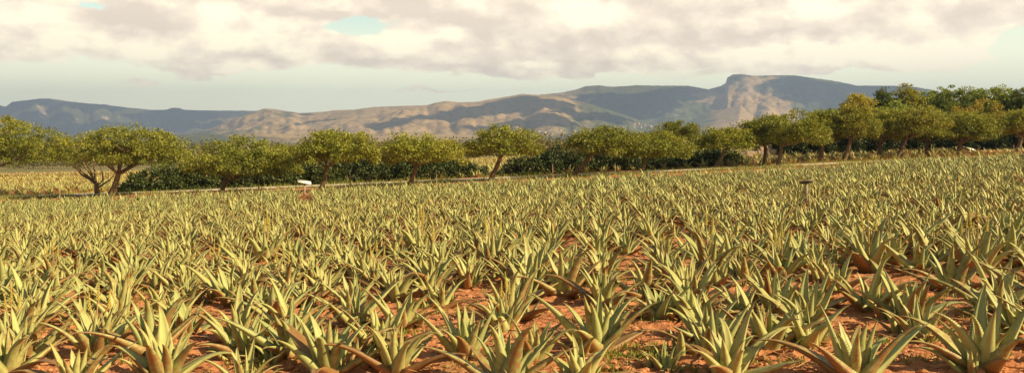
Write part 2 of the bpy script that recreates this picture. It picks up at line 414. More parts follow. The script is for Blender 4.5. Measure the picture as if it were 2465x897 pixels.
def rosette(mb_in, mb_out, r, n, size, lod, segs, origin=(0,0,0), teeth=False, old=.25):
    a0 = r.random()*6.28
    for i in range(n):
        q = i/(n-1)
        az = a0+i*2.39996+r.uniform(-.25, .25)
        L = size*(.60+.34*q**.7)*r.uniform(.82, 1.15); W = size*(.205+.075*q)*r.uniform(.75, 1.15)
        th0 = R(4+49*q**.85+r.uniform(-9, 10)); bend = R(r.uniform(-14, 10)-8*q); droop = R(max(0, r.gauss(10+34*q, 20)))
        if q > .3 and r.random() < .25: L *= 1.25; droop += R(14)
        br = r.uniform(-.2, .34)+.5*max(0, q-.5)
        outer = q > .74 and r.random() < .9
        if outer: br += old+r.random()*.3; th0 += R(11); W *= 1.05
        leaf(mb_out if outer else mb_in, az, L, W, th0, bend, droop, r.uniform(.30, .42)*(1.15 if lod == 0 else 1), segs, lod, br, r.random(),
             r.uniform(-.5, .5), r.uniform(.15, .45), origin=np.array(origin)+np.array([math.cos(az), math.sin(az), 0])*.02*size+np.array([0, 0, -.02]), teeth=teeth)

def flower_stalk(parent, r, h=.95, branches=2, dry=False):
    mb = MB(); k = 9; t = np.linspace(0, 1, k); lean = r.uniform(-.12, .12)
    main = np.stack([lean*t*t*h, .04*t*np.sin(t*3), t*h], -1)
    tube(mb, main, .016*(1-.55*t), 7)
    ends = [(main, .30)]
    for b in range(branches):
        s = r.uniform(.35, .6); p0 = main[int(s*(k-1))]; sd = (-1)**b*r.uniform(.10, .17)
        tt = np.linspace(0, 1, 6); br = p0+np.stack([sd*(1-(1-tt)**2), sd*.3*tt, tt*(h*(1-s)*.86)], -1)
        tube(mb, br, .011*(1-.5*tt), 6); ends.append((br, .45))
    st = mb.build('flower_stalk', M_dry if dry else M_stalk, parent)
    for pts, frac in ends:
        fb = MB()
        pts = np.asarray(pts); top = pts[-1]; d = pts[-1]-pts[-2]; d /= np.linalg.norm(d)
        ln = .17 if not dry else .10
        for i in range(46 if not dry else 22):
            q = i/46; p = top-d*ln*(q*1.5-.25); a = i*2.4
            o = np.array([math.cos(a), math.sin(a), -.75]); o /= np.linalg.norm(o)
            e = p+o*.030*(.4+q)
            tube(fb, [p, (p+e)/2, e], [.004, .0055, .003], 4)
        fb.build('flower_spike', M_flower if not dry else M_stalk, st)
    return st

def make_aloe(seed, n, size, pups=0, flower=None, teeth=True):
    r = random.Random(seed); root = empty('aloe_plant', (0, 0, -50))
    a, b = MB(), MB()
    rosette(a, b, r, n, size, 0, 14, teeth=teeth)
    a.build('rosette', M_aloe, root)
    if b.v: b.build('lower_leaves', M_aloe, root)['label'] = 'reddish brown older leaves spreading at the foot'
    for k in range(pups):
        an = r.random()*6.28; d = r.uniform(.24, .40)*size; p = MB()
        rosette(p, p, r, 6, size*r.uniform(.42, .62), 0, 9, origin=(math.cos(an)*d, math.sin(an)*d, -.01), old=.1)
        p.build('offshoot', M_aloe, root)
    if flower == 'yellow': flower_stalk(root, r, r.uniform(.80, .95)*1.1, 2)
    if flower == 'dry': flower_stalk(root, r, r.uniform(.42, .5), 1, True)
    dm = MB()
    for k in range(3):
        an = r.random()*6.28
        leaf(dm, an, size*.5, size*.12, R(78), R(12), R(6), .12, 7, 1, .5, .5, r.uniform(-.5, .5), .5, origin=(0, 0, .03))
    dm.build('dry_leaf', M_dry, root)
    return root
def copy_tree(o, parent=None):
    c = o.copy(); COL.objects.link(c); c.parent = parent
    for ch in o.children: copy_tree(ch, c)
    return c
PROT = [make_aloe(s, n, z, p, fl) for s, n, z, p, fl in (
    (101, 13, .92, 0, None), (102, 15, .94, 1, None), (103, 12, .88, 2, None), (104, 16, .96, 1, None), (105, 13, .92, 1, None),
    (106, 11, .86, 2, None), (107, 14, .92, 1, None), (108, 13, .98, 1, None), (109, 13, .88, 0, 'yellow'), (110, 12, .88, 1, 'dry'))]
used = set(); placed = []
def put_aloe(k, x, y, s, rz, label, sz=1.):
    src = PROT[k]
    o = src if k not in used else copy_tree(src)
    used.add(k)
    o.location = (float(x), float(y), float(ground_h(x, y))-.015); o.rotation_euler = (rnd.uniform(-.07, .07), rnd.uniform(-.07, .07), rz); o.scale = (s, s, s*sz)
    tag(o, label, 'aloe', 'aloe plants standing in rows in the red field'); placed.append((x, y)); return o

FRONT = [  # photo x, base row y, scale, prototype, label
 (15,905,1.0,3,'aloe cut off by the bottom left corner of the photo'),
 (398,912,1.05,1,'front aloe with a long pale leaf reaching up left, near the bottom left'),
 (585,925,.8,5,'small front aloe between the two big ones at bottom left'),
 (790,895,1.12,3,'big front aloe with many upright leaves, left of centre at the bottom edge'),
 (1218,925,1.0,7,'front aloe at the bottom edge, right below the one with the brown stump'),
 (1400,915,.85,2,'front aloe with short pink tipped leaves at the bottom centre'),
 (1752,905,1.0,4,'front aloe with a folded leaf tip at the bottom edge, right of centre'),
 (2060,905,1.12,0,'front aloe with a broad brown leaf upright towards the viewer, bottom right'),
 (2368,890,1.12,6,'front aloe beside the bottom right corner with red stump at its foot'),
 (60,860,.98,0,'aloe in the second row, first from the left edge'),
 (195,775,.85,5,'aloe in the third row behind the left end of the second row'),
 (365,842,1.08,7,'aloe in the second row above the long pale leaf at bottom left'),
 (700,800,1.0,4,'aloe with a dark brown front leaf behind the big front one left of centre'),
 (425,768,.9,2,'aloe with offshoots standing behind the second row at left'),
 (966,786,.98,6,'aloe with a red brown stump at its foot left of the centre'),
 (1121,852,1.05,0,'aloe in the second row with a broad upright leaf, centre of the photo'),
 (1285,862,.85,9,'aloe with a short thick dried flower stalk near the centre'),
 (1223,765,.98,8-1,'aloe straight behind the dried flower stalk near the centre'),
 (1440,838,1.1,1,'tall aloe with wide arching leaves, right of centre in the second row'),
 (1450,730,.95,3,'aloe behind the tall arching one right of centre'),
 (1697,815,.95,2,'aloe with offshoots in the second row, right of centre'),
 (1662,735,1.12,3,'big aloe with a brown leaf in front, in the third row right of centre'),
 (1852,722,.95,9,'aloe with a dried flower stalk in the third row at right'),
 (1941,786,.98,6,'aloe in front of the green weeds at lower right'),
 (2189,776,1.12,1,'large spreading aloe in the third row at right'),
 (2406,752,1.08,4,'aloe in the third row by the right edge'),
 (1600,890,.6,5,'small aloe offshoot by the bottom edge right of centre'),
 (2290,700,1.0,7,'aloe between the large spreading one and the right edge'),
 (2010,700,1.0,0,'aloe right behind the dried stalk at right'),
 (560,730,.95,6,'aloe in the third row left of centre'),
 (300,715,.95,1,'aloe in the third row at left'),
 (60,735,.95,4,'aloe in the third row beside the left edge'),
 (850,735,.98,2,'aloe in the third row between left and centre'),
 (1060,735,.92,5,'aloe in the third row just left of centre'),
]
for px, py, s, k, lab in FRONT:
    p = at(px, py, ground_h, 4, 60)
    put_aloe(k, p[0], p[1], s*.86, rnd.uniform(0, 6.28), lab, rnd.uniform(.90, 1.0))
for px, py in ((1182,640),(1706,655),(2092,650),(2350,655),(1015,612),(640,628)):
    p = at(px, py, ground_h, 4, 60)
    put_aloe(8, p[0], p[1], 1.05, rnd.uniform(0, 6.28), {1182:'aloe with a yellow flower stalk nearest the centre', 1706:'aloe with a tall yellow branched flower stalk right of centre',
        2092:'aloe with a flower stalk behind the large spreading aloe at right', 2350:'aloe with a flower stalk near the right edge', 1015:'aloe with a flower stalk a little left of centre', 640:'aloe with a flower stalk left of centre'}[px])

cand = []
def lattice(m, dx, dy, keep, seed):
    """planted rows: lines that run away from the eye at the slant m, dx apart, a plant every dy"""
    r = random.Random(seed); n = int(90/dx)
    for k in range(-n, n):
        ph = r.uniform(0, dy); y = 7.3+ph; j = 0
        while y < 55:
            d_ = dy if y < 20 else dy*.88
            x = k*dx+m*y+r.gauss(0, .07); yy = y+r.gauss(0, .08)
            if keep(x, yy) and abs(x) < .72*yy+2.5:
                cand.append((x, yy))
                if r.random() < (.25 if y < 12 else .62): cand.append((x+dx*.5+r.gauss(0, .08), yy+dy*.4))
            y += d_
lattice(.109, 1.12, .74, lambda x, y: x > -.13*y, 1)
lattice(-.39, 1.08, .74, lambda x, y: x <= -.13*y, 2)
cand = [c for c in cand if min((c[0]-p[0])**2+(c[1]-p[1])**2 for p in placed) > (.66 if c[1] < 13 else .5)**2 and c[1] > 8.0 and path_y(c[0])*(.81+.10*float(sstep(15, 26, c[0]))) > c[1]]
# leave a few gaps of bare soil
cand = [c for c in cand if vnoise(c[0]*.9, c[1]*.9, 66) > .06]
def clear_of_boards(c):
    px = CX+c[0]/c[1]*F
    if 712 < px < 752 and c[1] > 34: return False
    if 2322 < px < 2358 and c[1] > 47: return False
    return not (1922 < px < 1962 and 21 < c[1] < 25)
cand = [c for c in cand if clear_of_boards(c)]
cand.sort(key=lambda c: c[1])
inview = [c for c in cand if abs(c[0]) < .66*c[1]+.6]
N_IND = 300-len(placed)
ind = set(inview[:N_IND]); rest = [c for c in cand if c not in ind]
KS = [0,1,2,3,4,5,6,7,0,1,2,3,4,5,6,7,9,8]
for i, (x, yy) in enumerate(inview[:N_IND]):
    k = rnd.choice(KS); s = rnd.uniform(.68, 1.0)*(1-.10*float(sstep(9.5, 19, yy)))
    put_aloe(k, x, yy, s, rnd.uniform(0, 6.28), 'spiky green aloe in the crowded middle rows, like all those around it', rnd.uniform(.82, 1.0))

def stuff_aloes(pts, lod, segs, n, name, label, size=(.84, 1.04)):
    mb = MB(); protos = []
    for s in range(12):
        p = MB(); r = random.Random(900+s+lod*50); rosette(p, p, r, n, 1., lod, segs, old=.35)
        protos.append((np.concatenate(p.v), np.concatenate(p.f), np.concatenate(p.c)))
    for x, yy in pts:
        V, Fc, C = protos[rnd.randrange(12)]; a = rnd.uniform(0, 6.28); s = rnd.uniform(*size)
        Rm = np.array([[math.cos(a), -math.sin(a), 0], [math.sin(a), math.cos(a), 0], [0, 0, 1]])
        W = (V*s) @ Rm.T; W[:, 2] *= rnd.uniform(.8, 1.0); W += np.array([x, yy, float(ground_h(x, yy))-.02])
        cc = C.copy(); cc[:, 1] += rnd.uniform(-.15, .15)
        mb.add(W, Fc, cc)
    o = mb.build(name, M_aloe_far); tag(o, label, 'aloe field', kind='stuff'); return o
stuff_aloes([c for c in rest if c[1] < 32], 1, 8, 17, 'aloe_field', 'dense far rows of spiky aloes filling the field up to the path', (.62, .82))
stuff_aloes([c for c in rest if c[1] >= 32], 1, 6, 14, 'aloe_field', 'dense rows of tiny looking aloes just before the path and trees', (.62, .80))
far = []
y = 59.5
while y < 122:
    for x in np.arange(-.74*y, .74*y, 1.15):
        xx = x+rnd.uniform(-.3, .3); yy = y+rnd.uniform(-.3, .3)
        px = CX+xx/yy*F
        if yy < path_y(xx)+3.2: continue
        if px > 1830 and yy > 73: continue
        if abs(yy-(104-.12*xx)) < 4.5 and xx < -25: continue
        if 1270 < px < 1560 and yy > 72: continue
        if px > 2330 and yy > 64: continue
        far.append((xx, yy))
    y += 1.15
stuff_aloes([f for f in far if f[1] < 80], 2, 4, 11, 'far_aloe_field', 'strip of pale aloes on the far side of the path', (.75, .95))
stuff_aloes([f for f in far if f[1] >= 80], 2, 3, 9, 'far_aloe_field', 'pale aloe field seen far behind the trees', (.8, 1.0))

# clods and stones, weeds
def clods():
    mb = MB(); n = 7000
    ico = bpy.data.meshes.new('tmp'); import bmesh
    bm = bmesh.new(); bmesh.ops.create_icosphere(bm, subdivisions=1, radius=1); V0 = np.array([v.co[:] for v in bm.verts]); F0 = np.array([[v.index for v in f.verts] for f in bm.faces]); bm.free()
    bpy.data.meshes.remove(ico)
    ys = 7.2*np.exp(rng.random(n)**1.3*1.15)
    for yy in ys:
        x = (rng.random()*2-1)*.75*yy; s = .010+.045*rng.random()**3.0
        if vnoise(x*1.1, yy*1.1, 9) < .35: s *= .6
        V = V0*(1+.45*(rng.random((len(V0), 1))-.5))*np.array([1.25, 1, .7])*s
        a = rng.random()*6.28; V = V @ np.array([[math.cos(a), -math.sin(a), 0], [math.sin(a), math.cos(a), 0], [0, 0, 1]]).T
        mb.add(V+np.array([x, yy, float(ground_h(x, yy))+s*.2]), F0)
    o = mb.build('soil_clods', simple('clod', (.40, .15, .065), (.60, .30, .15), 9, .95, .4), smooth=False); tag(o, 'loose clods and small stones on the red soil', 'clods', kind='stuff')
clods()
def weeds():
    mb = MB(); cent = []
    for px, py in ((1930,815),(1900,812),(1960,818),(2440,770),(2460,760),(1230,700),(330,700),(210,800),(250,795),(900,825),(1500,860),(1540,855),(1580,848),(1700,845),(2420,755),(40,860),(940,805),(1180,880),(620,880),(1600,770),(700,850),(2330,860),(640,770)):
        p = at(px, py, ground_h, 4, 60); cent.append((p[0], p[1], .38, 130))
    for k in range(230):
        yy = 7.4*math.exp(rnd.random()*.9); x = rnd.uniform(-.7, .7)*yy; cent.append((x, yy, .22, 26))
    for x, yy, rad, n in cent:
        for k in range(n):
            a = rnd.uniform(0, 6.28); d = rad*math.sqrt(rnd.random())*rnd.uniform(.3, 1); bx, by = x+math.cos(a)*d*1.6, yy+math.sin(a)*d*.8
            h = rnd.uniform(.02, .085); az = rnd.uniform(0, 6.28); w = rnd.uniform(.004, .011); ln = rnd.uniform(.1, .8)*h
            b = np.array([bx, by, float(ground_h(bx, by))-.004]); s = np.array([-math.sin(az), math.cos(az), 0])*w; o = np.array([math.cos(az), math.sin(az), 0])
            c = np.array([rnd.random(), .5*rnd.random()**3, 0, 1])
            mb.add([b-s, b+s, b+o*ln*.4+np.array([0, 0, h*.65])+s*.8, b+o*ln+np.array([0, 0, h])], [[0, 1, 2], [0, 2, 3]], c)
    o = mb.build('weeds', M_weed, smooth=False); tag(o, 'low bright green weeds and grass tufts between the front aloes', 'weeds', kind='stuff')
weeds()
def verge():
    mb = MB()
    for k in range(5200):
        x = rnd.uniform(-46, 46); e = rnd.choice([-1.45, 2.05, -2.4]); yy = path_y(x)+e+rnd.gauss(0, .28)*(1 if e != -2.4 else 2.5)
        if vnoise(x*.35, e, 4) < .3: continue
        g = float(ground_h(x, yy))-.01
        for q in range(4):
            h = rnd.uniform(.08, .34); az = rnd.uniform(0, 6.28); w = rnd.uniform(.012, .03); bx = x+rnd.gauss(0, .12)
            b = np.array([bx, yy, g]); sd = np.array([-math.sin(az), math.cos(az), 0])*w; o = np.array([math.cos(az), math.sin(az), 0])*h*rnd.uniform(.2, .8)
            mb.add([b-sd, b+sd, b+o+np.array([0, 0, h])], [[0, 1, 2]], np.array([rnd.random(), .9*rnd.random(), 0, 1]))
    o = mb.build('verge_grass', M_weed, smooth=False); tag(o, 'dry grass along both edges of the path', 'grass', kind='stuff')
verge()
def litter():
    mb = MB()
    for k in range(900):
        yy = 7.4*math.exp(rnd.random()**1.2*.8); x = rnd.uniform(-.7, .7)*yy
        leaf(mb, rnd.uniform(0, 6.28), rnd.uniform(.08, .34), rnd.uniform(.012, .035), R(rnd.uniform(80, 92)), R(rnd.uniform(-12, 6)), R(rnd.uniform(-20, 30)), .1, 4, 2, .5, .5, rnd.uniform(-.8, .8), .7, origin=(x, yy, float(ground_h(x, yy))+.02))
    o = mb.build('leaf_litter', M_dry); tag(o, 'dead dry aloe leaves lying on the soil', 'litter', kind='stuff')
litter()

# ------------------------------------------------------------------ trees and shrubs
def leaf_cloud(mb, centres, rad, n, lw, ll, r, tint, droop=.5, flat=.6, warm=0.):
    """n little rhombic leaves around each centre"""
    centres = np.asarray(centres, float); k = len(centres)*n
    c = np.repeat(centres, n, 0); rr = np.repeat(np.asarray(rad, float), n)
    d = r.normal(size=(k, 3)); d /= np.linalg.norm(d, axis=1)[:, None]; d *= (r.random(k)**.45)[:, None]
    p = c+d*rr[:, None]*np.array([1, 1, flat])
    dirv = r.normal(size=(k, 3))*.7+d*.9; dirv[:, 2] -= droop; dirv /= np.linalg.norm(dirv, axis=1)[:, None]
    nn = r.normal(size=(k, 3))*.8+np.array([0, 0, .9])+d*.5
    sd = np.cross(dirv, nn); sd /= np.linalg.norm(sd, axis=1)[:, None]+1e-9
    L = (ll*(.6+.8*r.random(k)))[:, None]; Wd = (lw*(.6+.8*r.random(k)))[:, None]
    V = np.stack([p, p+dirv*L*.5+sd*Wd, p+dirv*L, p+dirv*L*.5-sd*Wd], 1).reshape(-1, 3)
    Fc = np.arange(4*k).reshape(-1, 4)
    ct = np.repeat(np.asarray(tint, float), n)
    col = np.zeros((k, 4)); col[:, 0] = np.clip(ct+.35*(r.random(k)-.5), 0, 1); col[:, 1] = np.clip(warm*(.3+1.4*r.random(k))*(r.random(k) < .5), 0, 1) if np.isscalar(warm) else np.clip(np.repeat(warm, n)*(.4+1.2*r.random(k)), 0, 1)
    col[:, 3] = 1
    mb.add(V, Fc, np.repeat(col, 4, 0))

def make_tree(name, base, crown_c, crown_r, fork, trunk_r, label, cat, seed, mat_=None, warm=.12, dens=1., lw=.05, ll=.15, light=.5, group=None, extra=None, bushy=False, nclump=300, gap=.19, hang=.5):
    """base: foot point; crown_c, crown_r: centre and radii of the crown (m, relative to foot); fork: where limbs start (relative)"""
    r = np.random.default_rng(seed); rr = random.Random(seed)
    root = empty(name, base); tr = MB(); light = min(1., max(0., light+rr.uniform(-.16, .16)))
    cc = np.array(crown_c, float); cr = np.array(crown_r, float); fk = np.array(fork, float)
    t = np.linspace(0, 1, 8)
    pts = np.outer(t, fk)+np.stack([.06*np.sin(t*math.pi)*np.sign(fk[0]+.01), 0*t, 0*t], -1); pts[0, 2] = -.15
    rad = trunk_r*(1-.30*t); rad[0] *= 1.35; rad[1] *= 1.1
    tube(tr, pts, rad, 9, rough=.12)
    tips = []
    nl = 6
    for i in range(nl):
        a = i*2*math.pi/nl+rr.uniform(-.3, .3); e = cc+np.array([math.cos(a)*cr[0]*rr.uniform(.5, .8), math.sin(a)*cr[1]*rr.uniform(.4, .8), cr[2]*rr.uniform(-.15, .55)])
        tt = np.linspace(0, 1, 7)[:, None]; mid = fk*(1-tt)+e*tt; mid[:, 2] += (np.sin(tt[:, 0]*math.pi)*-.10*cr[2])+.05*(r.random(7)-.5)
        mid[1:-1] += .07*(r.random((5, 3))-.5)
        tube(tr, mid, trunk_r*.42*(1-.72*tt[:, 0]), 6)
        for j in range(3):
            s = rr.choice([3, 4, 5]); p0 = mid[s]; e2 = p0+np.array([rr.uniform(-1, 1)*cr[0]*.4, rr.uniform(-1, 1)*cr[1]*.4, rr.uniform(.05, .6)*cr[2]])
            q = np.linspace(0, 1, 4)[:, None]; m2 = p0*(1-q)+e2*q; m2[1:3] += .06*(r.random((2, 3))-.5)
            tube(tr, m2, trunk_r*.22*(1-.7*q[:, 0]), 5)
    if extra:
        for pl, rd in extra:
            pl = np.array(pl, float); tube(tr, pl, np.linspace(rd, rd*.4, len(pl)), 7)
    tr.build('trunk', M_bark, root)
    cb = MB()
    # clump centres fill an umbrella: full towards the outside and the top, ragged below
    k = int(nclump*dens)
    d = r.normal(size=(k*3, 3)); d /= np.linalg.norm(d, axis=1)[:, None]; d *= (r.random(k*3)**.38)[:, None]
    low = -.45 if not bushy else -.9
    d = d[d[:, 2] > low]
    wob = 1+.34*(fbm(np.arctan2(d[:, 1], d[:, 0])*1.9+seed, d[:, 2]*2.4+seed, 2, seed)-.5)*2*.6
    d = d*wob[:, None]
    keep = vnoise(d[:, 0]*2.6+seed, d[:, 2]*3.2+d[:, 1]*2, seed+3) > gap
    d = d[keep][:k]
    cen = cc+d*cr
    cen[:, 2] -= .10*cr[2]*(d[:, 0]**2+d[:, 1]**2)*1.6
    rad_ = (.24+.22*r.random(len(cen)))*min(1., cr[2]/1.2+.2)
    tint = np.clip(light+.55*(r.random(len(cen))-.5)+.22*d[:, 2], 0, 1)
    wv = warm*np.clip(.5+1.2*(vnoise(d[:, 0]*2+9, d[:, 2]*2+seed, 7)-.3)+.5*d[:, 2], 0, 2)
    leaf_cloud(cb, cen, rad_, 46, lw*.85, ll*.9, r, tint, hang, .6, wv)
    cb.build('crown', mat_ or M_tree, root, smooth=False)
    tag(root, label, cat, group); return root

def ppm(y): return F/y
def row_tree(bx, by, fx, fy, cx0, cx1, top, bot, label, seed, depth=None, **kw):
    """bx,by foot; fx,fy fork; crown spans cx0..cx1 and top..bot in the photo"""
    P = at(bx, by) if depth is None else None
    if depth is not None:
        x = (bx-CX)/F*depth; P = np.array([x, depth, float(base_h(x, depth))])
    s = P[1]/F; up = lambda y_: ZC-(y_-HY)*s-P[2]
    zt, zb = up(top), up(bot); hw = (cx1-cx0)/2*s
    zc_ = zb+(zt-zb)*.50; rz = (zt-zc_)*1.0
    return make_tree('tree', P, ((.5*(cx0+cx1)-bx)*s, 0, zc_), (hw*.98, min(hw*.92, 3.2), rz*1.0), ((fx-bx)*s, 0, max(.5, up(fy))), kw.pop('tr', 7)*s*.85, label, 'tree', seed, group='small round crowned trees lining the path', **kw)

row_tree(-45,474, -20,405, -150,168, 282,420, 'tree cut by the left edge with its crown hanging lowest', 1, nclump=520)
row_tree(236,468, 232,440, 95,255, 318,405, 'small tree forking low into bare crooked branches beside the leaning trunk at left', 2, tr=7, light=.4, nclump=120,
         extra=[([(0,0,.6),(-.5,0,1.0),(-1.1,0,1.35),(-1.6,0,1.9)],.10), ([(0,0,.65),(.35,0,.95),(.25,.1,1.5),(.1,0,2.1)],.08), ([(.05,0,.5),(.8,0,1.0),(1.2,0,1.5)],.07)])
row_tree(265,473, 285,418, 165,462, 302,420, 'wide round tree with a leaning trunk, second crown from the left', 3, tr=10, nclump=430)
row_tree(530,467, 542,428, 440,730, 328,443, 'tree with a low side branch left of the white board', 4, nclump=400, extra=[([(0.1,0,.6),(.9,0,.95),(1.8,0,1.35),(2.6,0,1.9)],.09)])
row_tree(770,462, 786,404, 700,925, 312,408, 'tree just right of the white board in front of dark bushes', 5)
row_tree(985,448, 1002,396, 905,1130, 322,404, 'tree with an orange lit fork midway between the white board and the open tree', 6, light=.55, gap=.3)
row_tree(1180,435, 1214,350, 1122,1312, 302,388, 'thin open tree with sky showing between its branches, at the centre', 7, dens=.75, gap=.36, hang=.3)
row_tree(1378,425, 1432,360, 1352,1562, 306,388, 'tree with the most strongly leaning trunk, right of centre', 8, light=.38)
row_tree(1543,415, 1552,375, 1492,1672, 318,390, 'tree with a short thick trunk before the right end of the dark bushes', 9)
row_tree(1722,405, 1744,362, 1665,1835, 306,368, 'flat crowned leaning tree in front of the last low bush', 10)
row_tree(1840,398, 1842,352, 1785,1900, 280,352, 'slim upright tree in front of the pale rubble', 11, light=.45)
row_tree(1872,400, 1880,352, 1842,1995, 270,362, 'round tree just right of the slim upright one', 12)
row_tree(1972,390, 1980,345, 1925,2020, 268,350, 'narrow tree filling the gap between two wider crowns right of the rubble', 13, light=.4)
row_tree(2030,388, 2047,335, 1992,2112, 254,345, 'tall brownish tree with a leaning trunk right of the rubble', 14, warm=.3)
row_tree(2113,382, 2118,352, 2065,2185, 262,352, 'tree between the tall brownish one and the curved trunk', 15)
row_tree(2157,382, 2180,335, 2140,2290, 256,345, 'rust tinged tree with a curved trunk before the dark hedge', 16, warm=.28)
row_tree(2225,376, 2231,348, 2190,2300, 268,350, 'thin trunked tree just right of the rust tinged one', 17, light=.4)
row_tree(2302,375, 2311,345, 2262,2405, 268,352, 'tree left of the right hand white board', 18)
row_tree(2313,374, 2312,345, 2290,2350, 285,340, 'slim second trunk tight beside the tree left of the right hand white board', 19, nclump=60)
row_tree(2447,366, 2458,330, 2385,2510, 262,335, 'tree at the right edge, right of the white board', 20)
row_tree(1600,392, 1606,340, 1565,1695, 292,345, 'open dark tree rising behind the others, right of centre', 21, depth=78, light=.3, gap=.36, dens=.8, hang=.2, tr=6)

def pine(bx, top, w, depth, label, seed, bot=345, cat='tree', m=None, light=.5, warm=.05, gap=.18, ncl=330):
    x = (bx-CX)/F*depth; P = np.array([x, depth, float(base_h(x, depth))]); s = depth/F
    zt = ZC-(top-HY)*s-P[2]; zb = ZC-(bot-HY)*s-P[2]; zb = max(zb, .8); rz = (zt-zb)/2*1.0
    make_tree('evergreen_tree', P, (0, 0, zb+rz), (w*s*1.3, w*s*.9, rz*1.0), (0, 0, zb+rz*.4), .20, label, cat, seed, mat_=m or M_pine, bushy=True, light=light, warm=warm, lw=.075, ll=.22, gap=gap, nclump=ncl, hang=-.1, group='taller trees standing behind the tree row at right')
pine(2062,226,46,84,'yellow lit tree top rising behind the row, leftmost of the tall trees',31,light=.95,warm=.5)
pine(1998,262,52,82,'bright green low tree at the left end of the tall trees',32,light=.6)
pine(2126,214,26,90,'narrow nearly black tree between the yellow top and the tallest one',33,light=.0)
pine(2186,203,36,92,'tallest tree with a brownish ragged top behind the row',34,light=.45,warm=.35)
pine(2150,246,56,84,'mid green bushy tree in front of the tallest one',35,light=.7)
pine(2248,214,42,94,'pale feathery tree right of the tallest one',36,light=.8,gap=.34)
pine(2296,208,46,88,'broad dark green round tree behind the row at right',37,light=.25)
pine(2345,207,40,92,'light green round top right of the broad dark tree',38,light=.75)
pine(2360,240,62,80,'orange autumn tree low in front of the tall ones',39,light=.5,warm=.6,m=M_tree,ncl=120)
pine(2412,207,46,90,'pale green tree with a spiky top near the right edge',40,light=.9,gap=.32)
pine(2470,212,40,84,'dark tree cut by the right edge',41,light=.1)
pine(2245,262,60,79,'dull green tree low behind the rust tinged one',42,light=.35,ncl=120)

def bush(cx, wpx, top, bot, depth, label, seed, m=None, light=.4, n=170, grp='dark bushes along the far side of the path', name='bush', lw=.06, ll=.15, cl=40):
    r = np.random.default_rng(seed); s = depth/F; x = (cx-CX)*s; g = float(base_h(x, depth)); zt = (ZC-(top-16-HY)*s-g)
    hw = wpx/2*s*1.2; n = int(n*1.35); cb = MB(); root = empty(name, (x, depth, g))
    k = n; d = r.normal(size=(k*2, 3)); d /= np.linalg.norm(d, axis=1)[:, None]; d[:, 2] = np.abs(d[:, 2]); d = d[:k]*(r.random(k)**.25)[:, None]
    w = 1+.5*(vnoise(d[:, 0]*2.5+seed, d[:, 1]*2.5+seed, 4)-.5)
    cen = d*w[:, None]*np.array([hw*.94, min(hw, 2.6), zt*.9]); cen[:, 2] = np.maximum(cen[:, 2], .12)
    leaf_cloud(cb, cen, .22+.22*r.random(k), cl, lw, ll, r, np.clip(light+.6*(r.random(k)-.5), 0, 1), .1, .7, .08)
    stx = MB()
    for i in range(7):
        a = r.random()*6.28; q = np.linspace(0, 1, 5)[:, None]; e = np.array([math.cos(a)*hw*.6, math.sin(a)*min(hw, 2.)*.6, zt*.7])
        tube(stx, q*e*np.array([1, 1, 1])+np.array([0, 0, -.05]), .05*(1-.7*q[:, 0]), 5)
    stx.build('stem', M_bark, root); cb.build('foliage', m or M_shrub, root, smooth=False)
    tag(root, label, 'bush', grp)
bush(395,170,412,468,59.5,'low dark bush at the left end of the bush line',51)
bush(490,170,398,466,60,'dark bush second from the left end, behind the tree with the low side branch',52)
bush(600,180,400,465,60,'dark bush between the low branched tree and the white board',53)
bush(705,150,398,462,60.5,'dark bush right behind the white board',54)
bush(790,120,396,460,60.2,'lighter green bush at the foot of the tree beside the white board',55,light=.6,n=110)
bush(860,150,382,456,61,'tall dark bush right of the tree beside the white board',56,light=.2)
bush(960,150,388,452,61,'dark bush behind the orange lit tree fork',57)
bush(1050,150,388,448,61.5,'dark bush just right of the orange lit tree fork',58)
bush(1115,90,402,440,61.5,'small bush ending the left bush line by the open aloe gap',59,n=110)
bush(1265,110,392,430,60.5,'low dark bush right of the open aloe gap',60,light=.3)
bush(1335,130,362,428,62,'tall dark bush beside the open aloe gap',61,light=.25)
bush(1430,150,362,424,62,'dark bush behind the strongly leaning trunk',62)
bush(1520,130,370,420,62,'dark bush left of the short thick trunk',63)
bush(1585,70,388,415,61,'small low bush at the right end of the centre bush line',64,n=90)
bush(1665,100,370,408,63,'low olive bush left of the flat crowned tree',65,light=.6)
bush(1730,100,372,406,63,'low dark bush behind the flat crowned leaning tree',66)
for i, px in enumerate(range(1905, 2520, 70)):
    bush(px,110,322-(i*2),380,80,['hedge bush at the left end of the black hedge','hedge bush left of the tall brownish trunk','hedge bush behind the tall brownish trunk','hedge bush left of the curved trunk','hedge bush behind the curved trunk','hedge bush behind the thin trunk','hedge bush left of the right hand board','hedge bush behind the right hand board','hedge bush at the right edge'][i],80+i,light=.1,n=230,grp='shaded hedge behind the tree row at right',ll=.2,lw=.08)

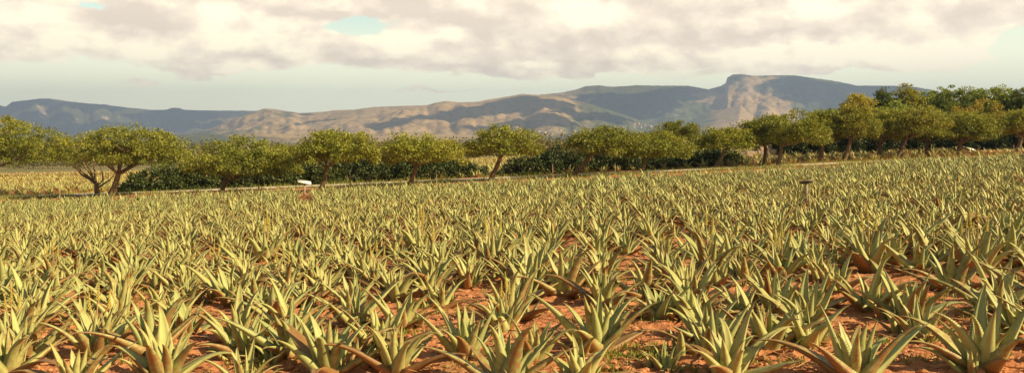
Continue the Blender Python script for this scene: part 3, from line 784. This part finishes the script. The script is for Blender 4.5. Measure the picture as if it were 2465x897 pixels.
# woodland on the plain: nobody could count it
def woodland():
    r = np.random.default_rng(5); cb = MB(); cen = []; rad = []; ti = []
    for k in range(900):
        y_ = 125*math.exp(r.random()*1.3); u = r.uniform(-.72, .72); x = u*y_; px = CX+u*F
        if px < 480 and y_ < 170: continue
        if 1080 < px < 1270 and y_ < 150: continue
        g = float(base_h(x, y_)); H = 1.5+3.2*r.random(); W_ = 2.2+3*r.random()
        top = HY-(g+H-ZC)/y_*F
        if top < 322: H = max(.8, ZC-g+(HY-322-14*r.random())*y_/F)
        for q in range(26):
            d = r.normal(size=3); d /= np.linalg.norm(d); d *= r.random()**.3
            cen.append((x+d[0]*W_, y_+d[1]*W_, g+H*.5+d[2]*H*.5)); rad.append(.9+y_/400); ti.append(np.clip(.5+.4*(r.random()-.5)+.3*d[2], 0, 1))
    cen = np.array(cen); rad = np.array(rad)
    wv = .8*np.clip(vnoise(cen[:, 0]*.03, cen[:, 1]*.03, 3)-.35, 0, 1)
    leaf_cloud(cb, cen, rad*.8, 12, .16, .42, r, ti, .2, .6, wv)
    o = cb.build('woodland', M_scrub, smooth=False); tag(o, 'brownish green scrub and trees spread over the plain below the mountains', 'woodland', kind='stuff')
    cb = MB(); cen = []; rad = []; ti = []
    for k in range(2600):
        y_ = 450*math.exp(r.random()*2.0); u = r.uniform(-.75, .75); x = u*y_
        g = float(mount_h(x, y_) if y_ > 2500 else base_h(x, y_)); sz = 3+4*r.random()
        if vnoise(x*.004, y_*.0015, 19) < .42: continue
        for q in range(7):
            d = r.normal(size=3); d /= np.linalg.norm(d)
            cen.append((x+d[0]*sz*2.4, y_+d[1]*sz, g+sz*.5+d[2]*sz*.45)); rad.append(sz*.55); ti.append(r.random())
    leaf_cloud(cb, np.array(cen), np.array(rad), 9, 1.0, 2.2, r, np.array(ti), .1, .6, .1)
    o = cb.build('distant_woodland', M_scrub, smooth=False); tag(o, 'hazy belts of far trees at the foot of the mountains', 'woodland', kind='stuff')
woodland()

# ------------------------------------------------------------------ boards, stakes, wall, houses
def board(px, py_top, py_foot, wpx, hpx, label, depth=None, dark=False, skew=1):
    P = at(px, py_foot) if depth is None else np.array([(px-CX)/F*depth, depth, float(base_h((px-CX)/F*depth, depth))])
    s = P[1]/F; H = ZC-(py_top-HY)*s-P[2]; w = wpx*s/2
    root = empty('information_board', P, R(22)*skew)
    m = MB(); box(m, (-.05, -.035, -.2), (.05, .035, H-.06)); m.build('post', M_wood, root)
    tilt = Matrix.Translation((0, 0, H)) @ Matrix.Rotation(R(10*skew), 4, 'Y') @ Matrix.Rotation(R(27 if not dark else -22), 4, 'X')
    hh = hpx*s/math.sin(R(40))*.6
    m = MB(); box(m, (-w, -hh, -.010), (w, hh, .012), M=tilt); pn = m.build('panel', M_white if not dark else M_wood, root)
    m = MB()
    for a, b in (((-w-.02, -hh-.02), (w+.02, -hh-.002)), ((-w-.02, hh+.002), (w+.02, hh+.02)), ((-w-.02, -hh), (-w-.002, hh)), ((w+.002, -hh), (w+.02, hh))):
        box(m, (a[0], a[1], -.014), (b[0], b[1], .016), M=tilt)
    m.build('frame', M_wood, pn)
    m = MB(); box(m, (-.16, -.03, -.05), (.16, .03, -.02), M=tilt); m.build('bracket', M_dark, root)
    tag(root, label, 'sign', 'slanted information boards on posts')
board(733,438,463,31,7,'white slanted board on a post by the path at left', depth=43)
board(2338,359,372,28,7,'white slanted board on a post by the hedge at right')
board(1941,437,500,29,6,'brown back of a slanted board standing amid the aloes at right',dark=True,skew=-1)
STK = [(622,462),(843,452),(890,452),(1050,443),(1330,430),(1480,422),(2003,384),(2242,374),(2440,372),(143,481)]
for i, (px, py) in enumerate(STK):
    P = at(px, py); s = P[1]/F; o = MB(); h = rnd.uniform(.7, 1.0)
    tube(o, [(0, 0, -.1), (.02, 0, h*.5), (.0, 0, h)], [.03, .028, .025], 6, rough=.2)
    q = o.build('stake', M_wood, loc=P); tag(q, 'thin weathered wooden stake at the edge of the path', 'stake', 'wooden stakes edging the path')
# low rubble wall beyond the right hand strip
def rubble():
    r = np.random.default_rng(9); m = MB(); A = at(1795, 374); root_y = 80.
    for k in range(260):
        px = r.uniform(1785, 1885); y_ = root_y+r.uniform(-1, 1); x = (px-CX)/F*y_; s = .12+.2*r.random()
        g = float(base_h(x, y_)); z = g+r.random()**1.5*1.0*(1-abs(px-1835)/60)
        V = (r.random((8, 3))-.5)*.25+np.array([[-1,-1,-1],[1,-1,-1],[1,1,-1],[-1,1,-1],[-1,-1,1],[1,-1,1],[1,1,1],[-1,1,1]])
        V = V*s*np.array([1.3, 1, .8])+np.array([x, y_, z])
        m.add(V, [[0,3,2,1],[4,5,6,7],[0,1,5,4],[1,2,6,5],[2,3,7,6],[3,0,4,7]])
    o = m.build('rubble_pile', simple('pale_stone', (.42, .30, .22), (.62, .50, .40), 3, .9), smooth=False)
    tag(o, 'pale reddish heap of stones behind the slim upright tree', 'rubble', kind='stuff')
rubble()
M_wall = simple('house_wall', (.72, .62, .50), (.66, .54, .42), .3, .9, 0); M_roof = simple('roof_tile', (.42, .20, .12), (.50, .27, .17), .5, .9, 0)
HS = [(1297,319,9),(1312,321,6),(1349,316,7),(1383,318,8),(1527,301,7),(1538,300,5),(1552,304,8),(1566,307,10),(1543,309,5),(975,333,8),(1500,310,4),(1330,324,6)]
HL = ['far white house in the plain, leftmost of the loose cluster at centre','far small house just right of the leftmost','far house standing alone with a bright wall','far house at the right end of the loose centre cluster',
      'far house at the left of the hamlet below the green slope','tiny house second in the hamlet below the green slope','far house in the middle of the hamlet','largest reddish house at the right end of the hamlet','tiny house lowest in the hamlet',
      'single far white house above the crowns left of centre','tiny house left of the hamlet','far house half hidden by plain trees near the centre']
for (px, py, w), lab in zip(HS, HL):
    P = at(px, py, lambda x, y: np.where(y > 2500, mount_h(x, y), base_h(x, y)), 500, 6000)
    s = P[1]/F; W_ = w*s*.36; D = W_*.8; H = 4.5*s*.8
    root = empty('house', P, rnd.uniform(-.5, .5)); m = MB(); box(m, (-W_, -D, -2), (W_, D, H)); m.build('wall', M_wall, root)
    m = MB(); e = .3*s; v = [(-W_-e,-D-e,H+.05),(W_+e,-D-e,H+.05),(W_+e,D+e,H+.05),(-W_-e,D+e,H+.05),(-W_-e,0,H*1.4),(W_+e,0,H*1.4)]
    m.add(v, [[0,1,5,4],[2,3,4,5],[0,3,2,1]]); m.add([v[i] for i in (0,4,3,1,2,5)], [[0,1,2],[3,4,5]]); m.build('roof', M_roof, root, smooth=False)
    m = MB()
    for q in (-.5, .5): box(m, (W_*q-W_*.13, -D-.06, H*.35), (W_*q+W_*.13, -D-.02, H*.7))
    m.build('window', M_dark, root)
    tag(root, lab, 'house', 'houses far off below the mountains')

# ------------------------------------------------------------------ air
def haze():
    m, nt, out = mat('haze'); v = nt.nodes.new('ShaderNodeVolumePrincipled')
    v.inputs['Color'].default_value = (.42, .57, 1.0, 1); v.inputs['Density'].default_value = HAZE_D; v.inputs['Anisotropy'].default_value = .1
    nt.links.new(v.outputs[0], out.inputs['Volume'])
    mb = MB(); box(mb, (-8300, -80, -60), (8300, 8350, 490)); o = mb.build('haze', m, smooth=False); o['kind'] = 'stuff'
HAZE_D = 1.55e-4
haze()

# ------------------------------------------------------------------ sky
w = bpy.data.worlds.new('World'); scene.world = w; w.use_nodes = True; nt = w.node_tree; nt.nodes.clear()
wo = nt.nodes.new('ShaderNodeOutputWorld'); bg = nt.nodes.new('ShaderNodeBackground'); bg.inputs[1].default_value = .09
sky = nt.nodes.new('ShaderNodeTexSky'); sky.sky_type = 'NISHITA'; sky.sun_disc = False; sky.sun_elevation = SUN_EL; sky.sun_rotation = SUN_AZ
sky.dust_density = 2.0; sky.air_density = 1.0
tc = nt.nodes.new('ShaderNodeTexCoord'); sp = nt.nodes.new('ShaderNodeSeparateXYZ'); nt.links.new(tc.outputs['Generated'], sp.inputs[0])
az = mth(nt, 'ARCTAN2', sp.outputs[0], sp.outputs[1]); el = mth(nt, 'ARCSINE', sp.outputs[2])
cv = nt.nodes.new('ShaderNodeCombineXYZ'); nt.links.new(az, cv.inputs[0]); nt.links.new(el, cv.inputs[1])
def wrp(vec, scale, amt, sx=1., seed=0.):
    mp = nt.nodes.new('ShaderNodeMapping'); nt.links.new(vec, mp.inputs[0]); mp.inputs['Scale'].default_value = (sx, 2.2*sx, 1); mp.inputs['Location'].default_value = (seed, seed*2, seed)
    n = nd(nt, 'ShaderNodeTexNoise', Scale=scale, Detail=6, Roughness=.6); nt.links.new(mp.outputs[0], n.inputs['Vector'])
    sb = nt.nodes.new('ShaderNodeVectorMath'); sb.operation = 'SUBTRACT'; nt.links.new(n.outputs['Color'], sb.inputs[0]); sb.inputs[1].default_value = (.5, .5, .5)
    sc = nt.nodes.new('ShaderNodeVectorMath'); sc.operation = 'MULTIPLY'; nt.links.new(sb.outputs[0], sc.inputs[0]); sc.inputs[1].default_value = (amt, amt*.5, 0)
    ad = nt.nodes.new('ShaderNodeVectorMath'); ad.operation = 'ADD'; nt.links.new(vec, ad.inputs[0]); nt.links.new(sc.outputs[0], ad.inputs[1]); return ad.outputs[0]
wv_ = wrp(cv.outputs[0], 9, .12)
def azel(px, py):
    a = math.atan((px-CX)/F); return a, math.atan((HY-py)/F*math.cos(a))
def blob(px, py, rx, ry, amp):
    a, e = azel(px, py); sx, sy = rx/F, ry/F
    mp = nt.nodes.new('ShaderNodeMapping'); mp.vector_type = 'TEXTURE'; nt.links.new(wv_, mp.inputs[0])
    mp.inputs['Location'].default_value = (a, e, 0); mp.inputs['Scale'].default_value = (sx, sy, 1)
    g = nt.nodes.new('ShaderNodeTexGradient'); g.gradient_type = 'QUADRATIC_SPHERE'; nt.links.new(mp.outputs[0], g.inputs[0])
    return mth(nt, 'MULTIPLY', g.outputs['Fac'], amp*1.25)
def add_all(lst):
    s = lst[0]
    for q in lst[1:]: s = mth(nt, 'ADD', s, q)
    return s
def nz(scale, seed, det=8, rough=.62, sy=1.7):
    mp = nt.nodes.new('ShaderNodeMapping'); nt.links.new(cv.outputs[0], mp.inputs[0]); mp.inputs['Scale'].default_value = (1, sy, 1); mp.inputs['Location'].default_value = (seed, seed, seed)
    n = nd(nt, 'ShaderNodeTexNoise', Scale=scale, Detail=det, Roughness=rough); nt.links.new(mp.outputs[0], n.inputs['Vector']); return n.outputs['Fac']
N1, N2, N3 = nz(5, 1.3), nz(11, 4.1), nz(34, 9.7)
N2b = nz(17, 4.1+.0)  # same field, read lower to give the clouds a lit top and a dark base
mpb = nt.nodes.new('ShaderNodeMapping'); nt.links.new(cv.outputs[0], mpb.inputs[0]); mpb.inputs['Scale'].default_value = (1, 1.7, 1); mpb.inputs['Location'].default_value = (4.1+.012, 4.1+.028, 4.1)
nb_ = nd(nt, 'ShaderNodeTexNoise', Scale=11, Detail=8, Roughness=.58); nt.links.new(mpb.outputs[0], nb_.inputs['Vector'])
relief = mth(nt, 'SUBTRACT', N2, nb_.outputs['Fac'])
elw = nt.nodes.new('ShaderNodeSeparateXYZ'); nt.links.new(wv_, elw.inputs[0])
deck = mth(nt, 'ADD', maprange(nt, elw.outputs[1], .058, .102, -.62, .72), maprange(nt, el, .22, .5, 0, -.85))
gaps = [blob(855,60,170,56,-2.0), blob(500,2,120,30,-1.2), blob(240,4,80,24,-1.0), blob(2480,95,170,70,-2.0), blob(2440,150,300,30,-.5), blob(1700,165,300,18,-.3)]
wisps = [blob(340,196,170,26,1.0), blob(1050,224,330,15,1.0), blob(600,172,210,24,1.1), blob(1990,170,520,30,.9), blob(1300,168,400,24,.8), blob(100,215,160,14,.4), blob(700,215,260,14,.35)]
cov = add_all([deck, mth(nt, 'MULTIPLY', mth(nt, 'SUBTRACT', N1, .5), .9), mth(nt, 'MULTIPLY', mth(nt, 'SUBTRACT', N2, .5), .8), mth(nt, 'MULTIPLY', mth(nt, 'SUBTRACT', N3, .5), .8), maprange(nt, mth(nt, 'ABSOLUTE', az), .9, 1.8, 0, -.45)]+gaps+wisps)
mask = maprange(nt, cov, -.12, .36)
def puff(scale, seed):
    mp = nt.nodes.new('ShaderNodeMapping'); nt.links.new(wrp(cv.outputs[0], 22, .035, 1., seed), mp.inputs[0]); mp.inputs['Scale'].default_value = (1, 1.7, 1)
    v = nt.nodes.new('ShaderNodeTexVoronoi'); v.feature = 'SMOOTH_F1'; v.inputs['Scale'].default_value = scale; v.inputs['Smoothness'].default_value = .35
    nt.links.new(mp.outputs[0], v.inputs['Vector']); return mth(nt, 'SUBTRACT', .42, v.outputs['Distance'])
P1, P2 = puff(13, 2.), puff(31, 5.)
sh = [blob(320,50,170,62,-.85), blob(800,22,520,34,-.85), blob(1160,50,260,40,-.5), blob(560,120,180,46,-.5), blob(640,140,400,26,-.35), blob(1240,120,300,80,-.55), blob(1800,95,520,60,-.62), blob(1450,150,420,46,-.5), blob(2330,14,240,50,-.5), blob(30,110,70,60,-.35), blob(1050,155,500,24,-.35), blob(1400,80,200,50,-.3), blob(1750,30,200,40,-.35),
      blob(150,115,240,80,.5), blob(300,85,160,40,.1), blob(610,75,260,80,.55), blob(1020,85,200,50,.55), blob(1450,35,200,70,.6), blob(1900,128,520,40,.7), blob(2300,120,300,80,.55), blob(1270,155,170,16,.6), blob(600,172,160,18,.5), blob(100,20,200,60,.2)]
bright = add_all([mth(nt, 'ADD', .72, 0.), mth(nt, 'MULTIPLY', P1, .5), mth(nt, 'MULTIPLY', P2, .55), mth(nt, 'MULTIPLY', relief, 2.4), mth(nt, 'MULTIPLY', mth(nt, 'SUBTRACT', N3, .5), 1.1), mth(nt, 'MULTIPLY', mth(nt, 'SUBTRACT', N1, .5), .5)]+sh)
cr = nt.nodes.new('ShaderNodeValToRGB'); nt.links.new(bright, cr.inputs[0])
e = cr.color_ramp.elements; e[0].position = .0; e[0].color = (8.0, 6.6, 5.0, 1); e[1].position = 1.; e[1].color = (12.4, 10.8, 7.6, 1)
x_ = cr.color_ramp.elements.new(.45); x_.color = (9.7, 8.1, 6.1, 1); x_ = cr.color_ramp.elements.new(.75); x_.color = (11.2, 9.6, 6.9, 1)
clear = mixc(nt, 1., sky.outputs[0], (1.55, 1.75, 1.35), 'MULTIPLY')
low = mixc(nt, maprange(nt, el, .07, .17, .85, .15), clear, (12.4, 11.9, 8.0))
fin = mixc(nt, mask, low, cr.outputs[0])
# overhead and behind: unseen sky darkened, added to cut fill light on the field
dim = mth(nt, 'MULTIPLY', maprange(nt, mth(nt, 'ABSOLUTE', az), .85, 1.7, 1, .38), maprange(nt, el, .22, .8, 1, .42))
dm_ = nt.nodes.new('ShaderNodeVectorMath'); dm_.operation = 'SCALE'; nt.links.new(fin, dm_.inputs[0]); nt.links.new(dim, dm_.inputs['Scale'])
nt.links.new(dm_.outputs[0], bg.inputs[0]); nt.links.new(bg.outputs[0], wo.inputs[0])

sl = bpy.data.lights.new('sun', 'SUN'); sl.energy = 5.0; sl.angle = R(.5); sl.color = (1., .80, .45)
so = bpy.data.objects.new('sun', sl); COL.objects.link(so)
so.rotation_euler = Vector(SUN).to_track_quat('Z', 'Y').to_euler(); so.location = (30, -20, 40)

cam = bpy.data.cameras.new('camera'); co = bpy.data.objects.new('camera', cam); COL.objects.link(co)
co.location = (0, 0, ZC); co.rotation_euler = (R(90), 0, 0)
cam.sensor_fit = 'HORIZONTAL'; cam.sensor_width = 36; cam.lens = 36*F/2465; cam.shift_y = -(448.5-HY)/2465
cam.clip_start = .1; cam.clip_end = 20000
scene.camera = co
vs = scene.view_settings; vs.view_transform = 'Standard'; vs.look = 'None'; vs.exposure = .70; vs.gamma = 1
scene.cycles.max_bounces = 6; scene.cycles.diffuse_bounces = 3; scene.cycles.transmission_bounces = 4; scene.cycles.volume_bounces = 0
scene.cycles.use_denoising = True
